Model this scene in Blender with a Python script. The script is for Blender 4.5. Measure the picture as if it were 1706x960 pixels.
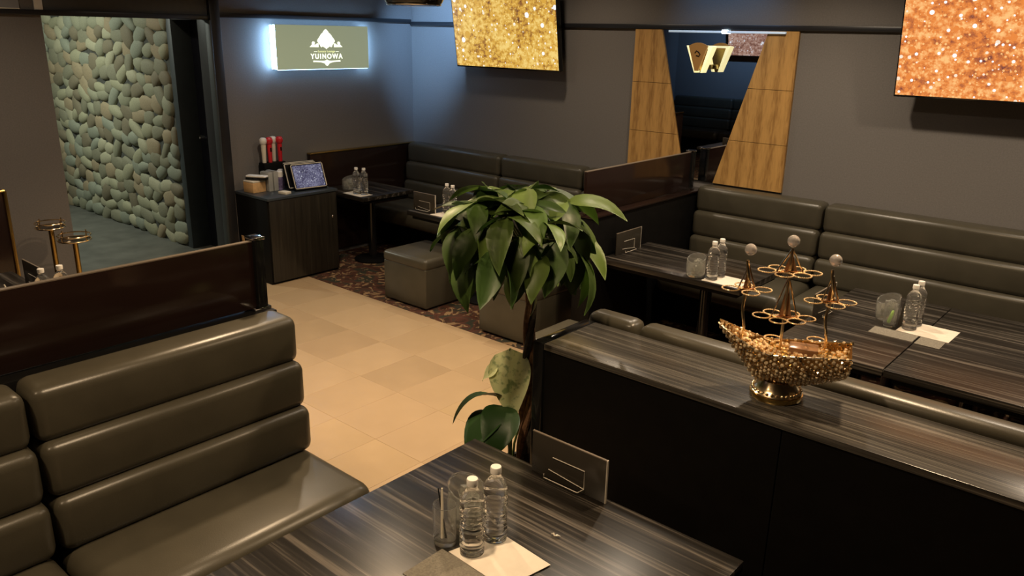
import bpy, bmesh, math, random
from mathutils import Vector, Matrix, Quaternion
random.seed(7)
PI = math.pi
for o in list(bpy.data.objects): bpy.data.objects.remove(o)
S = bpy.context.scene
C = S.collection

# ------------------------------------------------------------------ camera, world, exposure
HC = 1.9
PITCH, YAW, ROLL, FPX = 0.308209, -0.711304, 0.020603, 1336.26
fw = Vector((math.sin(YAW)*math.cos(PITCH), math.cos(YAW)*math.cos(PITCH), -math.sin(PITCH)))
r0 = Vector((math.cos(YAW), -math.sin(YAW), 0)); u0 = r0.cross(fw)
r1 = r0*math.cos(ROLL)+u0*math.sin(ROLL); u1 = -r0*math.sin(ROLL)+u0*math.cos(ROLL)
cam = bpy.data.cameras.new('camera'); camo = bpy.data.objects.new('camera', cam); C.objects.link(camo)
cam.sensor_width = 36; cam.lens = FPX*36/1706; cam.clip_start = .02
camo.matrix_world = Matrix(((r1.x, u1.x, -fw.x, 0), (r1.y, u1.y, -fw.y, 0), (r1.z, u1.z, -fw.z, HC), (0, 0, 0, 1)))
S.camera = camo
w = bpy.data.worlds.new('world'); S.world = w; w.use_nodes = True
w.node_tree.nodes['Background'].inputs[0].default_value = (.5, .55, .6, 1)
w.node_tree.nodes['Background'].inputs[1].default_value = .01
S.view_settings.view_transform = 'Standard'; S.view_settings.look = 'None'
S.view_settings.exposure = 0.0; S.view_settings.gamma = 1.0
S.view_settings.use_curve_mapping = False
WARM = (1, .72, .44); NEUT = (1, .81, .60); COOL = (.93, 1, .86)
ZC = 2.6
# ceiling downlights: x, y, watts, colour, spread(deg), radius
DOWN = [(-3.05, 2.2, 34, WARM, 120, .06), (-1.35, .95, 20, WARM, 130, .06), (-.75, 2.75, 26, WARM, 130, .06),
        (-2.0, 3.3, 10, NEUT, 140, .06), (-1.9, 4.2, 20, NEUT, 140, .06), (-4.3, 3.1, 14, NEUT, 140, .06),
        (-3.6, 4.35, 9, NEUT, 140, .06), (-2.0, -.6, 18, WARM, 140, .06), (-4.7, 1.2, 12, NEUT, 140, .06),
        (-.3, 4.2, 20, NEUT, 140, .06), (-6.4, 2.7, 4, NEUT, 150, .06)]
# unseen blue spots added for the blue glow on the walls: x, y, z, target, watts, cone
BLUE = (.30, .56, 1)
SPOTS = [((-4.75, 4.35, 2.42), (-5.40, 5.15, 1.84), 42, 58, 'unseen blue spotlight added for the glow in the corner of the back wall'),
         ((-5.6, -1.3, 2.42), (-6.2, -2.6, 1.9), 22, 90, 'unseen blue spotlight added to brighten the opposite wall'),
         ((-2.6, 4.55, 2.45), (-2.6, 5.15, 2.1), 2.5, 80, 'unseen blue spotlight above the mirror')]

# ------------------------------------------------------------------ helpers
def lin(*c):
    return tuple(((v/255)/12.92 if v/255 <= .04045 else ((v/255+.055)/1.055)**2.4) for v in c)
class NT:
    def __init__(s, name):
        s.m = bpy.data.materials.new(name); s.m.use_nodes = True
        s.t = s.m.node_tree; s.b = s.t.nodes['Principled BSDF']; s.out = s.t.nodes['Material Output']
    def n(s, typ, ins=None, **kw):
        nd = s.t.nodes.new(typ)
        for k, v in kw.items(): setattr(nd, k, v)
        for k, v in (ins or {}).items():
            if hasattr(v, 'is_output'): s.t.links.new(v, nd.inputs[k])
            else: nd.inputs[k].default_value = v
        return nd
    def set(s, k, v):
        if hasattr(v, 'is_output'): s.t.links.new(v, s.b.inputs[k])
        else: s.b.inputs[k].default_value = v
    def ramp(s, fac, stops, interp='LINEAR'):
        r = s.n('ShaderNodeValToRGB', {0: fac}); cr = r.color_ramp; cr.interpolation = interp
        while len(cr.elements) < len(stops): cr.elements.new(.5)
        for e, (p, c) in zip(cr.elements, stops): e.position = p; e.color = (*c, 1)
        return r.outputs[0]
    def coords(s, scale=(1, 1, 1), kind='Object', rot=(0, 0, 0)):
        tc = s.n('ShaderNodeTexCoord')
        return s.n('ShaderNodeMapping', {0: tc.outputs[kind], 'Scale': scale, 'Rotation': rot}).outputs[0]
    def math(s, op, a, b=0.0):
        return s.n('ShaderNodeMath', {0: a, 1: b}, operation=op).outputs[0]
    def bump(s, h, strength=.2, dist=.01):
        s.set('Normal', s.n('ShaderNodeBump', {'Height': h, 'Strength': strength, 'Distance': dist}).outputs[0])
def mat(name, col, rough=.5, metal=0, noise=None, bump=None, emit=0, ecol=None, trans=0, ior=1.45, coat=0, spec=.5, alpha=1):
    k = NT(name); k.set('Base Color', (*col, 1)); k.set('Roughness', rough); k.set('Metallic', metal)
    k.set('Transmission Weight', trans); k.set('IOR', ior); k.set('Coat Weight', coat); k.set('Specular IOR Level', spec)
    k.set('Coat Roughness', .08)
    if noise:
        sc, amt = noise
        f = k.n('ShaderNodeTexNoise', {'Vector': k.coords(sc if isinstance(sc, tuple) else (sc,)*3), 'Scale': 1.0, 'Detail': 5.0}).outputs[0]
        k.set('Base Color', k.ramp(f, [(.3, tuple(c*(1-amt) for c in col)), (.7, tuple(min(1, c*(1+amt)) for c in col))]))
    if bump:
        sc, st = bump
        f2 = k.n('ShaderNodeTexNoise', {'Vector': k.coords((sc,)*3), 'Scale': 1.0, 'Detail': 4.0}).outputs[0]
        k.bump(f2, st, .004)
    if emit: k.set('Emission Color', (*(ecol or col), 1)); k.set('Emission Strength', emit)
    if alpha < 1: k.set('Alpha', alpha)
    return k.m

def stripes(name, dark, mid, light, sc=(1.2, 34, 34), rough=.28, thr=(.42, .56, .68)):
    k = NT(name)
    a = k.n('ShaderNodeTexNoise', {'Vector': k.coords(sc), 'Scale': 1.0, 'Detail': 6.0, 'Roughness': .7}).outputs[0]
    b = k.n('ShaderNodeTexNoise', {'Vector': k.coords((sc[0]*2, sc[1]*4, sc[2]*4)), 'Scale': 1.0, 'Detail': 3.0}).outputs[0]
    f = k.math('ADD', k.math('MULTIPLY', a, .72), k.math('MULTIPLY', b, .28))
    k.set('Base Color', k.ramp(f, [(thr[0], dark), (thr[1], mid), (thr[2], light)]))
    k.set('Roughness', rough); k.bump(b, .05, .002)
    return k.m

def bokeh(name, cells, strength, seed=0):
    """glittering out-of-focus light dots on a lit screen; coordinates are the screen's own generated ones"""
    k = NT(name)
    dark, c1, c2, c3, hi = cells
    v = k.n('ShaderNodeMapping', {0: k.n('ShaderNodeTexCoord').outputs['UV'], 'Location': (seed, seed*.7, 0), 'Scale': (1.75, 1, 1)}).outputs[0]
    n = k.n('ShaderNodeTexNoise', {'Vector': v, 'Scale': 2.2, 'Detail': 2.0}).outputs[0]
    n2 = k.n('ShaderNodeTexNoise', {'Vector': v, 'Scale': 15.0, 'Detail': 4.0, 'Roughness': .65}).outputs[0]
    f = k.math('ADD', k.math('MULTIPLY', n, .75), k.math('MULTIPLY', k.math('SUBTRACT', n2, .34), 1.5))
    base = k.ramp(f, [(.2, dark), (.36, c1), (.58, c2), (.82, c3)])
    def layer(prev, scale, rad, keep, col):
        v2 = k.n('ShaderNodeTexVoronoi', {'Vector': v, 'Scale': scale, 'Randomness': .9})
        r2 = k.n('ShaderNodeSeparateColor', {0: v2.outputs['Color']})
        size = k.math('MULTIPLY', k.math('ADD', r2.outputs[1], .35), rad)
        disc = k.math('LESS_THAN', v2.outputs['Distance'], size)
        m = k.math('MULTIPLY', disc, k.math('GREATER_THAN', r2.outputs[0], keep))
        return k.n('ShaderNodeMix', {0: m, 6: prev, 7: (*col, 1)}, data_type='RGBA').outputs[2]
    base = layer(base, 34, .32, .45, c3); base = layer(base, 9, .34, .72, c2); base = layer(base, 19, .27, .62, c2); base = layer(base, 15, .25, .70, tuple((a+b)/2 for a, b in zip(c3, hi)))
    base = layer(base, 9.5, .25, .58, hi); base = layer(base, 21, .24, .7, hi)
    k.set('Base Color', (.01, .01, .01, 1)); k.set('Roughness', .25)
    k.set('Emission Color', base); k.set('Emission Strength', strength)
    return k.m

def carpet_mat():
    k = NT('patterned_carpet'); v = k.coords((1, 1, 1))
    a = k.n('ShaderNodeTexNoise', {'Vector': v, 'Scale': 5.5, 'Detail': 3.0, 'Distortion': 1.6}).outputs[0]
    b = k.n('ShaderNodeTexNoise', {'Vector': v, 'Scale': 9.0, 'Detail': 2.0, 'Distortion': 2.0}).outputs[0]
    c = k.n('ShaderNodeTexNoise', {'Vector': v, 'Scale': 300.0}).outputs[0]
    base = k.ramp(a, [(.4, (.035, .02, .014)), (.5, (.075, .03, .02)), (.62, (.03, .03, .022))])
    m = k.ramp(b, [(.56, (0, 0, 0)), (.6, (1, 1, 1))])
    col = k.n('ShaderNodeMix', {0: m, 6: base, 7: (.20, .13, .07, 1)}, data_type='RGBA').outputs[2]
    k.set('Base Color', col); k.set('Roughness', .95); k.bump(c, .5, .004); k.set('Specular IOR Level', .1)
    return k.m

def veneer_mat(name, a, b):
    k = NT(name); v = k.coords((1, 1, 1))
    st = k.n('ShaderNodeTexWave', {'Vector': v, 'Scale': 3.0, 'Distortion': .7, 'Detail': 2.0, 'Detail Scale': .8}, wave_type='BANDS', bands_direction='X').outputs[1]
    gr = k.n('ShaderNodeTexNoise', {'Vector': k.coords((90, 90, 12), rot=(0, .45, 0)), 'Scale': 1.0, 'Detail': 4.0}).outputs[0]
    f = k.math('ADD', k.math('MULTIPLY', st, .26), k.math('MULTIPLY', gr, .9))
    k.set('Base Color', k.ramp(f, [(.3, b), (.62, a), (.9, tuple(min(1, c*1.15) for c in a))])); k.set('Roughness', .45)
    return k.m

def leafmat(name, a, b, vari=False):
    k = NT(name); rnd = k.n('ShaderNodeObjectInfo').outputs['Random']
    col = k.ramp(rnd, [(.1, a), (.9, b)])
    if vari:
        n = k.n('ShaderNodeTexNoise', {'Vector': k.coords((1, 1, 1)), 'Scale': 42.0, 'Detail': 4.0}).outputs[0]
        m = k.ramp(n, [(.54, (0, 0, 0)), (.66, (1, 1, 1))])
        col = k.n('ShaderNodeMix', {0: m, 6: col, 7: (.34, .43, .2, 1)}, data_type='RGBA').outputs[2]
    k.set('Base Color', col); k.set('Roughness', .42)
    k.set('Subsurface Weight', .0)
    return k.m

MT = {}
MT['wall'] = mat('charcoal_wallpaper', (.16, .148, .138), .8, noise=(120, .08), bump=(260, .15), spec=.25)
MT['wall_up'] = mat('dark_paint', (.085, .088, .092), .7, noise=(30, .06))
MT['trim'] = mat('black_moulding', (.018, .018, .02), .35)
MT['ceil'] = mat('ceiling_paint', (.09, .088, .085), .9, noise=(8, .06))
MT['black'] = mat('black_panel', (.0045, .0042, .004), .5, noise=(20, .15), spec=.15)
MT['blackgl'] = mat('gloss_black', (.008, .008, .008), .12)
MT['navy'] = mat('dark_navy_door', (.010, .011, .018), .4, noise=(14, .15))
MT['green'] = mat('dark_green_grey_paint', (.032, .04, .042), .5, noise=(14, .1))
MT['leather'] = mat('olive_black_leather', (.055, .049, .034), .33, noise=(9, .1), bump=(240, .06), spec=.5)
MT['lam'] = stripes('striped_laminate', (.009, .0075, .006), (.02, .017, .014), (.15, .13, .108), sc=(.8, 26, 26), rough=.3, thr=(.44, .53, .68))
MT['lamc'] = stripes('grey_striped_laminate', (.024, .022, .019), (.055, .05, .043), (.17, .155, .13), sc=(1.0, 60, 60), rough=.25, thr=(.4, .52, .66))
MT['brown'] = mat('smoked_brown_panel', (.017, .009, .007), .14, noise=(3, .1))
MT['chrome'] = mat('chrome', (.6, .6, .6), .12, 1)
MT['gold'] = mat('gold', (.95, .76, .49), .2, 1)
MT['dgold'] = mat('aged_gold', (.6, .42, .14), .25, 1)
MT['tilegrout'] = mat('grout', (.36, .28, .19), .7)
MT['cork'] = mat('corridor_stone_floor', (.10, .10, .085), .5, noise=(5, .25))
MT['carpet'] = carpet_mat()
MT['stoneback'] = mat('mortar', (.06, .062, .052), .95, noise=(30, .3))
MT['veneer'] = veneer_mat('golden_veneer', lin(180, 139, 80), lin(140, 102, 54))
MT['mirror'] = mat('mirror_glass', (.8, .82, .85), .01, 1)
MT['white'] = mat('white_plastic', (.75, .72, .66), .4)
MT['paper'] = mat('white_card', (.62, .56, .47), .7, noise=(40, .03))
MT['mat'] = mat('grey_mat_and_reflection', (.16, .145, .115), .8, noise=(200, .25))
MT['water'] = mat('clear_bottle', (1, 1, .98), .02, trans=.975, ior=1.36)
MT['glass'] = mat('clear_glass', (1, 1, .98), .02, trans=.965, ior=1.3)
MT['ice'] = mat('frosty_glass', (.9, .9, .84), .1, trans=.9, ior=1.2)
MT['acryl'] = mat('smoked_acrylic', (.034, .029, .022), .2)
MT['edge'] = mat('acrylic_edge', (.55, .5, .42), .2, noise=(20, .1))
MT['pedge'] = mat('panel_edge', (.16, .13, .10), .3)
MT['red'] = mat('red_plastic', (.55, .02, .03), .3)
MT['cream'] = mat('cream_plastic', (.68, .62, .5), .4)
MT['pine'] = mat('pale_wood', (.62, .38, .17), .5, noise=((4, 40, 40), .15))
MT['bark'] = mat('braided_bark', (.19, .10, .05), .8, noise=(60, .5), bump=(120, .6))
MT['bark2'] = mat('dark_bark', (.03, .022, .013), .85, noise=(60, .5), bump=(120, .6))
MT['soil'] = mat('potting_soil', (.03, .02, .012), .95, bump=(90, .8))
MT['ringgold'] = mat('bright_gold_beads', (1, .74, .42), .28, .7)
MT['pot'] = mat('dark_ceramic_pot', (.02, .02, .022), .25)
MT['leaf'] = leafmat('money_tree_leaf', (.05, .105, .022), (.15, .23, .05))
MT['leafd'] = leafmat('dark_leaf', (.018, .05, .012), (.03, .075, .02))
MT['leafv'] = leafmat('variegated_leaf', (.66, .7, .4), (.7, .74, .44), True)
MT['petiole'] = mat('green_stem', (.12, .2, .05), .5)
MT['crystal'] = mat('crystal', (.9, .86, .84), .06, trans=.7, ior=1.5)
MT['amber'] = mat('amber_sail', (.25, .13, .06), .2, noise=(20, .2))
MT['olive'] = mat('olive_sign_face', (.2, .24, .14), .5, emit=.40, ecol=(.58, .64, .42))
MT['glyph'] = mat('lit_white_lettering', (.9, .95, .8), .5, emit=1.5, ecol=(.95, 1, .82))
MT['glyphy'] = mat('lit_yellow_lettering', (.85, .9, .5), .5, emit=.75, ecol=(.95, 1, .5))
MT['led'] = mat('blue_white_led', (.8, .9, 1), .5, emit=40, ecol=(.32, .60, 1))
MT['ledsoft'] = mat('soft_led', (.8, .9, 1), .5, emit=9, ecol=(.32, .6, 1))
MT['ledbar'] = mat('led_bar', (.7, .85, 1), .4, emit=.18, ecol=(.55, .8, 1))
MT['lens8'] = mat('led_lens', (.8, .9, 1), .4, emit=5, ecol=(.7, .88, 1))
MT['lampglass'] = mat('glowing_glass', (.9, .85, .6), .5, emit=.85, ecol=(1, .88, .42))
MT['lampbrown'] = mat('orange_brown_lamp_plate', (.3, .15, .04), .3, emit=.08, ecol=(.7, .35, .1))
MT['bulb'] = mat('lamp_lens', (1, .9, .75), .5, emit=14, ecol=(1, .8, .55))
MT['grey'] = mat('grey_board', (.25, .25, .26), .6)
MT['purple'] = mat('purple_label', (.16, .13, .25), .5, noise=(60, .6))
MT['greenp'] = mat('green_plastic', (.3, .5, .12), .4)

def newbm(): return bmesh.new()
def fin(bm, smooth=True, ang=38):
    me = bpy.data.meshes.new('mesh'); bmesh.ops.recalc_face_normals(bm, faces=bm.faces[:]); bm.to_mesh(me); bm.free()
    if smooth:
        me.polygons.foreach_set('use_smooth', [True]*len(me.polygons)); me.set_sharp_from_angle(angle=math.radians(ang))
    return me
def abox(bm, x0, x1, y0, y1, z0, z1, bev=0, seg=2, M=None):
    vs = [bm.verts.new((x, y, z)) for x in (x0, x1) for y in (y0, y1) for z in (z0, z1)]
    fs = [(0, 1, 3, 2), (4, 6, 7, 5), (0, 4, 5, 1), (2, 3, 7, 6), (0, 2, 6, 4), (1, 5, 7, 3)]
    F = [bm.faces.new([vs[i] for i in f]) for f in fs]
    if M is not None: bmesh.ops.transform(bm, matrix=M, verts=vs)
    if bev:
        es = list({e for f in F for e in f.edges})
        bmesh.ops.bevel(bm, geom=es, offset=bev, segments=seg, profile=.5, affect='EDGES')
def mbox(x0, x1, y0, y1, z0, z1, bev=0, seg=2, M=None):
    bm = newbm(); abox(bm, x0, x1, y0, y1, z0, z1, bev, seg, M); return fin(bm)
def alathe(bm, prof, n=24, c=(0, 0, 0), f=None, close=True):
    rings = []
    for i, (r, z) in enumerate(prof):
        ring = []
        for k in range(n):
            a = 2*PI*k/n; rr, zz = (f(r, z, a) if f else (r, z))
            ring.append(bm.verts.new((c[0]+rr*math.cos(a), c[1]+rr*math.sin(a), c[2]+zz)))
        rings.append(ring)
    for A, B in zip(rings, rings[1:]):
        for k in range(n): bm.faces.new((A[k], A[(k+1) % n], B[(k+1) % n], B[k]))
    if close:
        bm.faces.new(rings[0][::-1]); bm.faces.new(rings[-1])
def mlathe(prof, n=24, c=(0, 0, 0), f=None, close=True):
    bm = newbm(); alathe(bm, prof, n, c, f, close); return fin(bm)
def atube(bm, pts, r, n=8, closed=False):
    pts = [Vector(p) for p in pts]; N = len(pts); rings = []
    up = Vector((0, 0, 1))
    prev = None
    for i, p in enumerate(pts):
        a = pts[(i-1) % N] if (closed or i) else p; b = pts[(i+1) % N] if (closed or i < N-1) else p
        t = (b-a).normalized()
        if prev is None:
            x = t.cross(up if abs(t.z) < .9 else Vector((1, 0, 0))).normalized()
        else:
            x = (prev - t*prev.dot(t)).normalized()
        prev = x; y = t.cross(x)
        rr = r[i] if isinstance(r, (list, tuple)) else r
        rings.append([bm.verts.new(p+(x*math.cos(2*PI*k/n)+y*math.sin(2*PI*k/n))*rr) for k in range(n)])
    for i in range(N if closed else N-1):
        A, B = rings[i], rings[(i+1) % N]
        for k in range(n): bm.faces.new((A[k], A[(k+1) % n], B[(k+1) % n], B[k]))
    if not closed: bm.faces.new(rings[0][::-1]); bm.faces.new(rings[-1])
def mtube(pts, r, n=8, closed=False):
    bm = newbm(); atube(bm, pts, r, n, closed); return fin(bm)
def aprism(bm, poly, a, b, plane='xz'):
    """poly in the named plane, extruded along the third axis from a to b"""
    def P(u, v, t): return {'xz': (u, t, v), 'yz': (t, u, v), 'xy': (u, v, t)}[plane]
    A = [bm.verts.new(P(u, v, a)) for u, v in poly]; B = [bm.verts.new(P(u, v, b)) for u, v in poly]
    bm.faces.new(A); bm.faces.new(B[::-1]); n = len(poly)
    for i in range(n): bm.faces.new((A[i], B[i], B[(i+1) % n], A[(i+1) % n]))
def mprism(poly, a, b, plane='xz'):
    bm = newbm(); aprism(bm, poly, a, b, plane); return fin(bm, ang=30)
def circ(c, r, n, plane='xy', ph=0, ry=None):
    ry = ry or r; out = []
    for k in range(n):
        a = 2*PI*k/n+ph; u, v = r*math.cos(a), ry*math.sin(a)
        out.append({'xy': (c[0]+u, c[1]+v, c[2]), 'xz': (c[0]+u, c[1], c[2]+v), 'yz': (c[0], c[1]+u, c[2]+v)}[plane])
    return out

def ob(name, me, m, parent=None, loc=None, rot=None):
    o = bpy.data.objects.new(name, me); C.objects.link(o)
    if m is not None and me is not None:
        mm = MT[m] if isinstance(m, str) else m
        if len(me.materials) == 0: me.materials.append(mm)
    o.parent = parent
    if loc is not None: o.location = loc
    if rot is not None: o.rotation_euler = rot
    return o
def tag(o, label, cat, group=None):
    o['label'] = label; o['category'] = cat
    if group: o['group'] = group
    return o
def thing(name, label, cat, loc=(0, 0, 0), rz=0, group=None):
    o = bpy.data.objects.new(name, None); C.objects.link(o); o.location = loc; o.rotation_euler = (0, 0, rz); o.empty_display_size = .1
    return tag(o, label, cat, group)
def struct(name, me, m, parent=None):
    o = ob(name, me, m, parent)
    if parent is None: o['kind'] = 'structure'
    return o
def dup(root, loc, rz=None, label=None, group=None):
    r = root.copy(); C.objects.link(r); r.location = loc
    if rz is not None: r.rotation_euler = (0, 0, rz)
    if label: r['label'] = label
    if group: r['group'] = group
    for ch in [c for c in root.children]:
        c = ch.copy(); C.objects.link(c); c.parent = r
        for g in [g for g in ch.children]:
            d = g.copy(); C.objects.link(d); d.parent = c
    return r

# ------------------------------------------------------------------ lights (fixtures sit in the ceiling)
ring_me = mlathe([(.075, 0), (.085, .0), (.085, .012), (.06, .012), (.06, .03), (.052, .03), (.052, .008)], 24, close=False)
lens_me = mlathe([(.0005, .02), (.055, .02), (.055, .024), (.0005, .024)], 24)
for i, (x, y, wts, col, spr, rad) in enumerate(DOWN):
    t = thing('ceiling_downlight', 'round recessed downlight set in the dark ceiling', 'downlight', (x, y, ZC-.014), 0, 'ceiling downlights')
    ob('trim_ring', ring_me, 'chrome', t); ob('lens', lens_me, 'white', t)
    L = bpy.data.lights.new('downlight_lamp', 'AREA'); L.shape = 'DISK'; L.size = rad*2; L.energy = wts; L.color = col; L.spread = math.radians(spr)
    lo = bpy.data.objects.new('downlight_lamp', L); C.objects.link(lo); lo.parent = t; lo.location = (0, 0, -.004)

for loc, tgt, wts, cone, lbl in SPOTS:
    d = (Vector(tgt)-Vector(loc)).normalized(); q = d.to_track_quat('-Z', 'Y')
    t = thing('unseen_spotlight', lbl, 'spotlight', loc)
    h_ = ob('housing', mlathe([(.045, -.02), (.05, -.01), (.05, .10), (.03, .13), (.0005, .13)], 20, close=False), 'black', t); h_.rotation_euler = q.to_euler()
    ob('yoke', mtube([(0, 0, .06), (0, 0, ZC-loc[2]-.001)], .012, 8), 'black', t)
    L = bpy.data.lights.new('unseen_spot_lamp', 'SPOT'); L.energy = wts*4; L.color = BLUE; L.spot_size = math.radians(cone); L.spot_blend = .9; L.shadow_soft_size = .04
    lo = bpy.data.objects.new('unseen_spot_lamp', L); C.objects.link(lo); lo.parent = t; lo.rotation_euler = q.to_euler(); lo.location = d*.03

# ------------------------------------------------------------------ the room shell
XL, YB, YO, XR, XW = -5.7, 5.15, -2.6, 2.6, -7.4
ZT = 1.945
struct('floor', mbox(-10, XR, YO, YB, -.12, -.014), 'tilegrout')
floor = bpy.data.objects['floor']
tile_m = []
for k, c in enumerate([(196, 169, 133), (200, 173, 137), (191, 164, 129), (197, 170, 131), (188, 162, 127)]):
    tile_m.append(mat('beige_stone_tile', tuple(v*.62 for v in lin(*c)), .36, noise=(3.0+k*.3, .07), spec=.35))
TX, TY, gap = .325, .425, .0006
tme = []
for m_ in tile_m:
    me = mbox(0, TX-gap, 0, TY-gap, -.014, 0, .0008, 1); me.materials.append(m_); tme.append(me)
bme = []
for m_ in tile_m:
    me = mbox(0, TX*1.5-gap, 0, .1-gap, -.014, 0, .0008, 1); me.materials.append(m_); bme.append(me)
for j in range(8):
    y = 3.5-(j+1)*TY
    for i in range(13):
        x = XL+i*TX+.0
        if x+TX > -1.40: continue
        ob('floor_tile', random.choices(tme, [4, 4, 2, 3, 1])[0], None, floor, (x, y, 0))
for i in range(8):
    ob('border_tile', random.choices(bme, [3, 2, 3, 2, 2])[0], None, floor, (XL+i*TX*1.5, 3.5, 0))
struct('floor_carpet_back', mbox(XL, XR, 3.6, YB, -.02, 0), 'carpet')
struct('floor_carpet_right', mbox(-1.7, XR, 1.0, 3.6, -.02, 0), 'carpet')
struct('floor_carpet_front', mbox(XW, XR, YO, .1, -.02, 0), 'carpet')
struct('floor_corridor', mbox(-10, XL, 1.2, 5.0, -.02, .0), 'cork')
struct('ceiling', mbox(-10, XR, YO, YB, ZC, ZC+.1), 'ceil')
# back wall (televisions), split at the moulding
struct('wall_back', mbox(XL-.15, XR, YB, YB+.12, 0, ZC), 'wall')
struct('trim_back', mbox(XL, XR, YB-.022, YB, ZT, ZT+.032, .004), 'trim')
# wall with the lit sign
struct('wall_sign', mbox(XL-.12, XL, 3.24, YB, 0, ZC), 'wall')
struct('trim_sign', mbox(XL, XL+.022, 3.24, YB-.022, ZT+.02, ZT+.052, .004), 'trim')
# lintel over the corridor opening and the stub wall left of it
struct('wall_lintel', mbox(XL-.12, XL, 2.05, 3.24, ZT+.01, ZC), 'wall_up')
struct('trim_lintel', mbox(XL, XL+.022, .85, 3.24, ZT+.0, ZT+.034, .004), 'trim')
struct('wall_left', mbox(XL-.12, XL, .85, 2.05, 0, ZC), 'wall')
struct('wall_left_return', mbox(XW, XL-.12, .85, .95, 0, ZC), 'wall')
struct('wall_far_left', mbox(XW-.1, XW, YO, .95, 0, ZC), 'wall')
struct('wall_front', mbox(XW, XR, YO-.1, YO, 0, ZC), 'wall')
struct('wall_right', mbox(XR, XR+.1, YO, YB, 0, ZC), 'wall')
# corridor: end, hidden side, pillar
struct('wall_corridor_end', mbox(-10.1, -10, 1.2, 5.0, 0, ZC), 'wall')
struct('wall_corridor_near', mbox(-10, XL-.12, 1.2, 1.3, 0, ZC), 'wall')
pil = struct('trim_1', mbox(XL-.16, XL+.035, 3.17, 3.25, 0, ZC, .004), 'trim')
ob('pillar_bead', mbox(XL-.02, XL+.045, 3.155, 3.17, 0, ZT, .003), 'green', pil)
# stone-clad corridor wall
YS = 3.40
sw = struct('wall_stone', mbox(-10, -6.76, YS, YS+.1, 0, ZC), 'stoneback')
stone_mats = []
for c in [(150, 148, 120), (140, 140, 116), (160, 157, 130), (126, 124, 102), (148, 134, 106), (134, 138, 120), (118, 110, 88)]:
    stone_mats.append(mat('river_stone', tuple(v*.9 for v in lin(*c)), .75, noise=(14, .16), bump=(40, .2)))
smesh = []
for k in range(14):
    bm = newbm(); bmesh.ops.create_icosphere(bm, subdivisions=2, radius=1)
    a, b = random.uniform(.15, .35), random.uniform(0, 6)
    for v in bm.verts:
        p = v.co; s = 1+.10*math.sin(2.3*p.x+b)+.09*math.sin(3.1*p.z+b*2)
        q = (abs(p.x)**2.8+abs(p.z)**2.8+abs(p.y)**2.8)**(-1/2.8)
        v.co = p*q*s
    me = fin(bm, ang=80); me.materials.append(stone_mats[k % 7]); smesh.append(me)
z = .05; row = 0; nst = 0
while z < 1.98:
    x = -9.62+(.09 if row % 2 else 0)
    while x < -6.86:
        L = random.uniform(.085, .15); Hh = random.uniform(.058, .084); L = min(L, max(.05, (-6.775-x)/1.9))
        o = ob('stone', random.choice(smesh), None, sw, (x+L*.9, YS+.004, max(.055, z+random.uniform(-.026, .026))), (0, random.gauss(0, .4), 0))
        o.scale = (L, random.uniform(.030, .046), Hh); nst += 1
        x += L*1.66
    z += .117; row += 1
# dark doorway beyond the stone
d1 = struct('door_1', mbox(-6.76, -5.86, YS+.16, YS+.2, 0, 1.96), 'navy')
ob('door_handle', mtube([(-6.62, YS+.16, .98), (-6.62, YS+.11, .98), (-6.62, YS+.11, 1.0), (-6.52, YS+.11, 1.0)], .009, 8), 'chrome', d1)
struct('trim_2', mbox(-6.78, -6.70, YS-.01, YS+.2, 0, 2.0, .004), 'green')
dj = struct('trim_3', mbox(-6.2, -5.86, YS-.02, YS+.2, 0, 2.3, .004), 'green')
ob('door_label', mbox(-6.12, -6.04, YS-.023, YS-.02, 1.565, 1.60), 'white', dj)
struct('wall_corridor_lintel', mbox(-6.78, -5.82, YS, YS+.2, 1.95, ZC), 'wall_up')
struct('wall_corridor_back', mbox(-10, -5.82, YS+.2, YS+.3, 0, ZC), 'navy')
# corridor lamp
t = thing('ceiling_downlight', 'cool white corridor downlight above the stone wall', 'downlight', (-8.2, 2.0, ZC-.014))
ob('trim_ring', ring_me, 'chrome', t); ob('lens', lens_me, 'white', t)
L = bpy.data.lights.new('corridor_lamp', 'AREA'); L.shape = 'DISK'; L.size = .2; L.energy = 58; L.color = COOL
lo = bpy.data.objects.new('corridor_lamp', L); C.objects.link(lo); lo.parent = t; lo.location = (0, 0, -.006)
# brown wainscot board on the sign wall behind the far booth
wb = tag(ob('wall_board', mbox(XL+.004, XL+.05, 3.95, 5.12, .05, .90, .004), 'brown'), 'dark red-brown glossy board on the wall beside the far sofa', 'wall board')
ob('top_ledge', mbox(XL+.004, XL+.058, 3.95, 5.12, .90, .912, .003), 'dgold', wb)

# ------------------------------------------------------------------ golden panels, mirror, sconce
yp0, yp1 = YB-.022, YB-.001
def wood_panel(label, xl0, xl1, top, bl, br, zb):
    """outer/inner edges at top (xl0,xl1) and bottom (bl,br); three boards"""
    p = thing('veneer_panel', label, 'wall panel', (0, 0, 0), 0, 'golden panels beside the mirror')
    zs = [zb, 1.233, 1.58, ZT-.002]
    def ed(z): f = (z-zb)/(ZT-zb); return bl+(xl0-bl)*f, br+(xl1-br)*f
    for a, b in zip(zs, zs[1:]):
        a2, b2 = a+.0015, b-.0015
        A, B = ed(a2), ed(b2)
        ob('board', mprism([(A[0], a2), (A[1], a2), (B[1], b2), (B[0], b2)], yp0, yp1), 'veneer', p)
wood_panel('golden zigzag veneer panel left of the tapering mirror', -3.30, -3.085, 0, -3.30, -2.82, .925)
wood_panel('golden zigzag veneer panel right of the tapering mirror', -2.299, -2.098, 0, -2.59, -2.093, .925)
mi = tag(ob('wall_mirror', mprism([(-2.815, .93), (-2.595, .93), (-2.303, ZT-.004), (-3.081, ZT-.004)], YB-.012, YB-.002), 'mirror'),
         'dark tapering wall mirror between the two golden panels', 'mirror')
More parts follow.
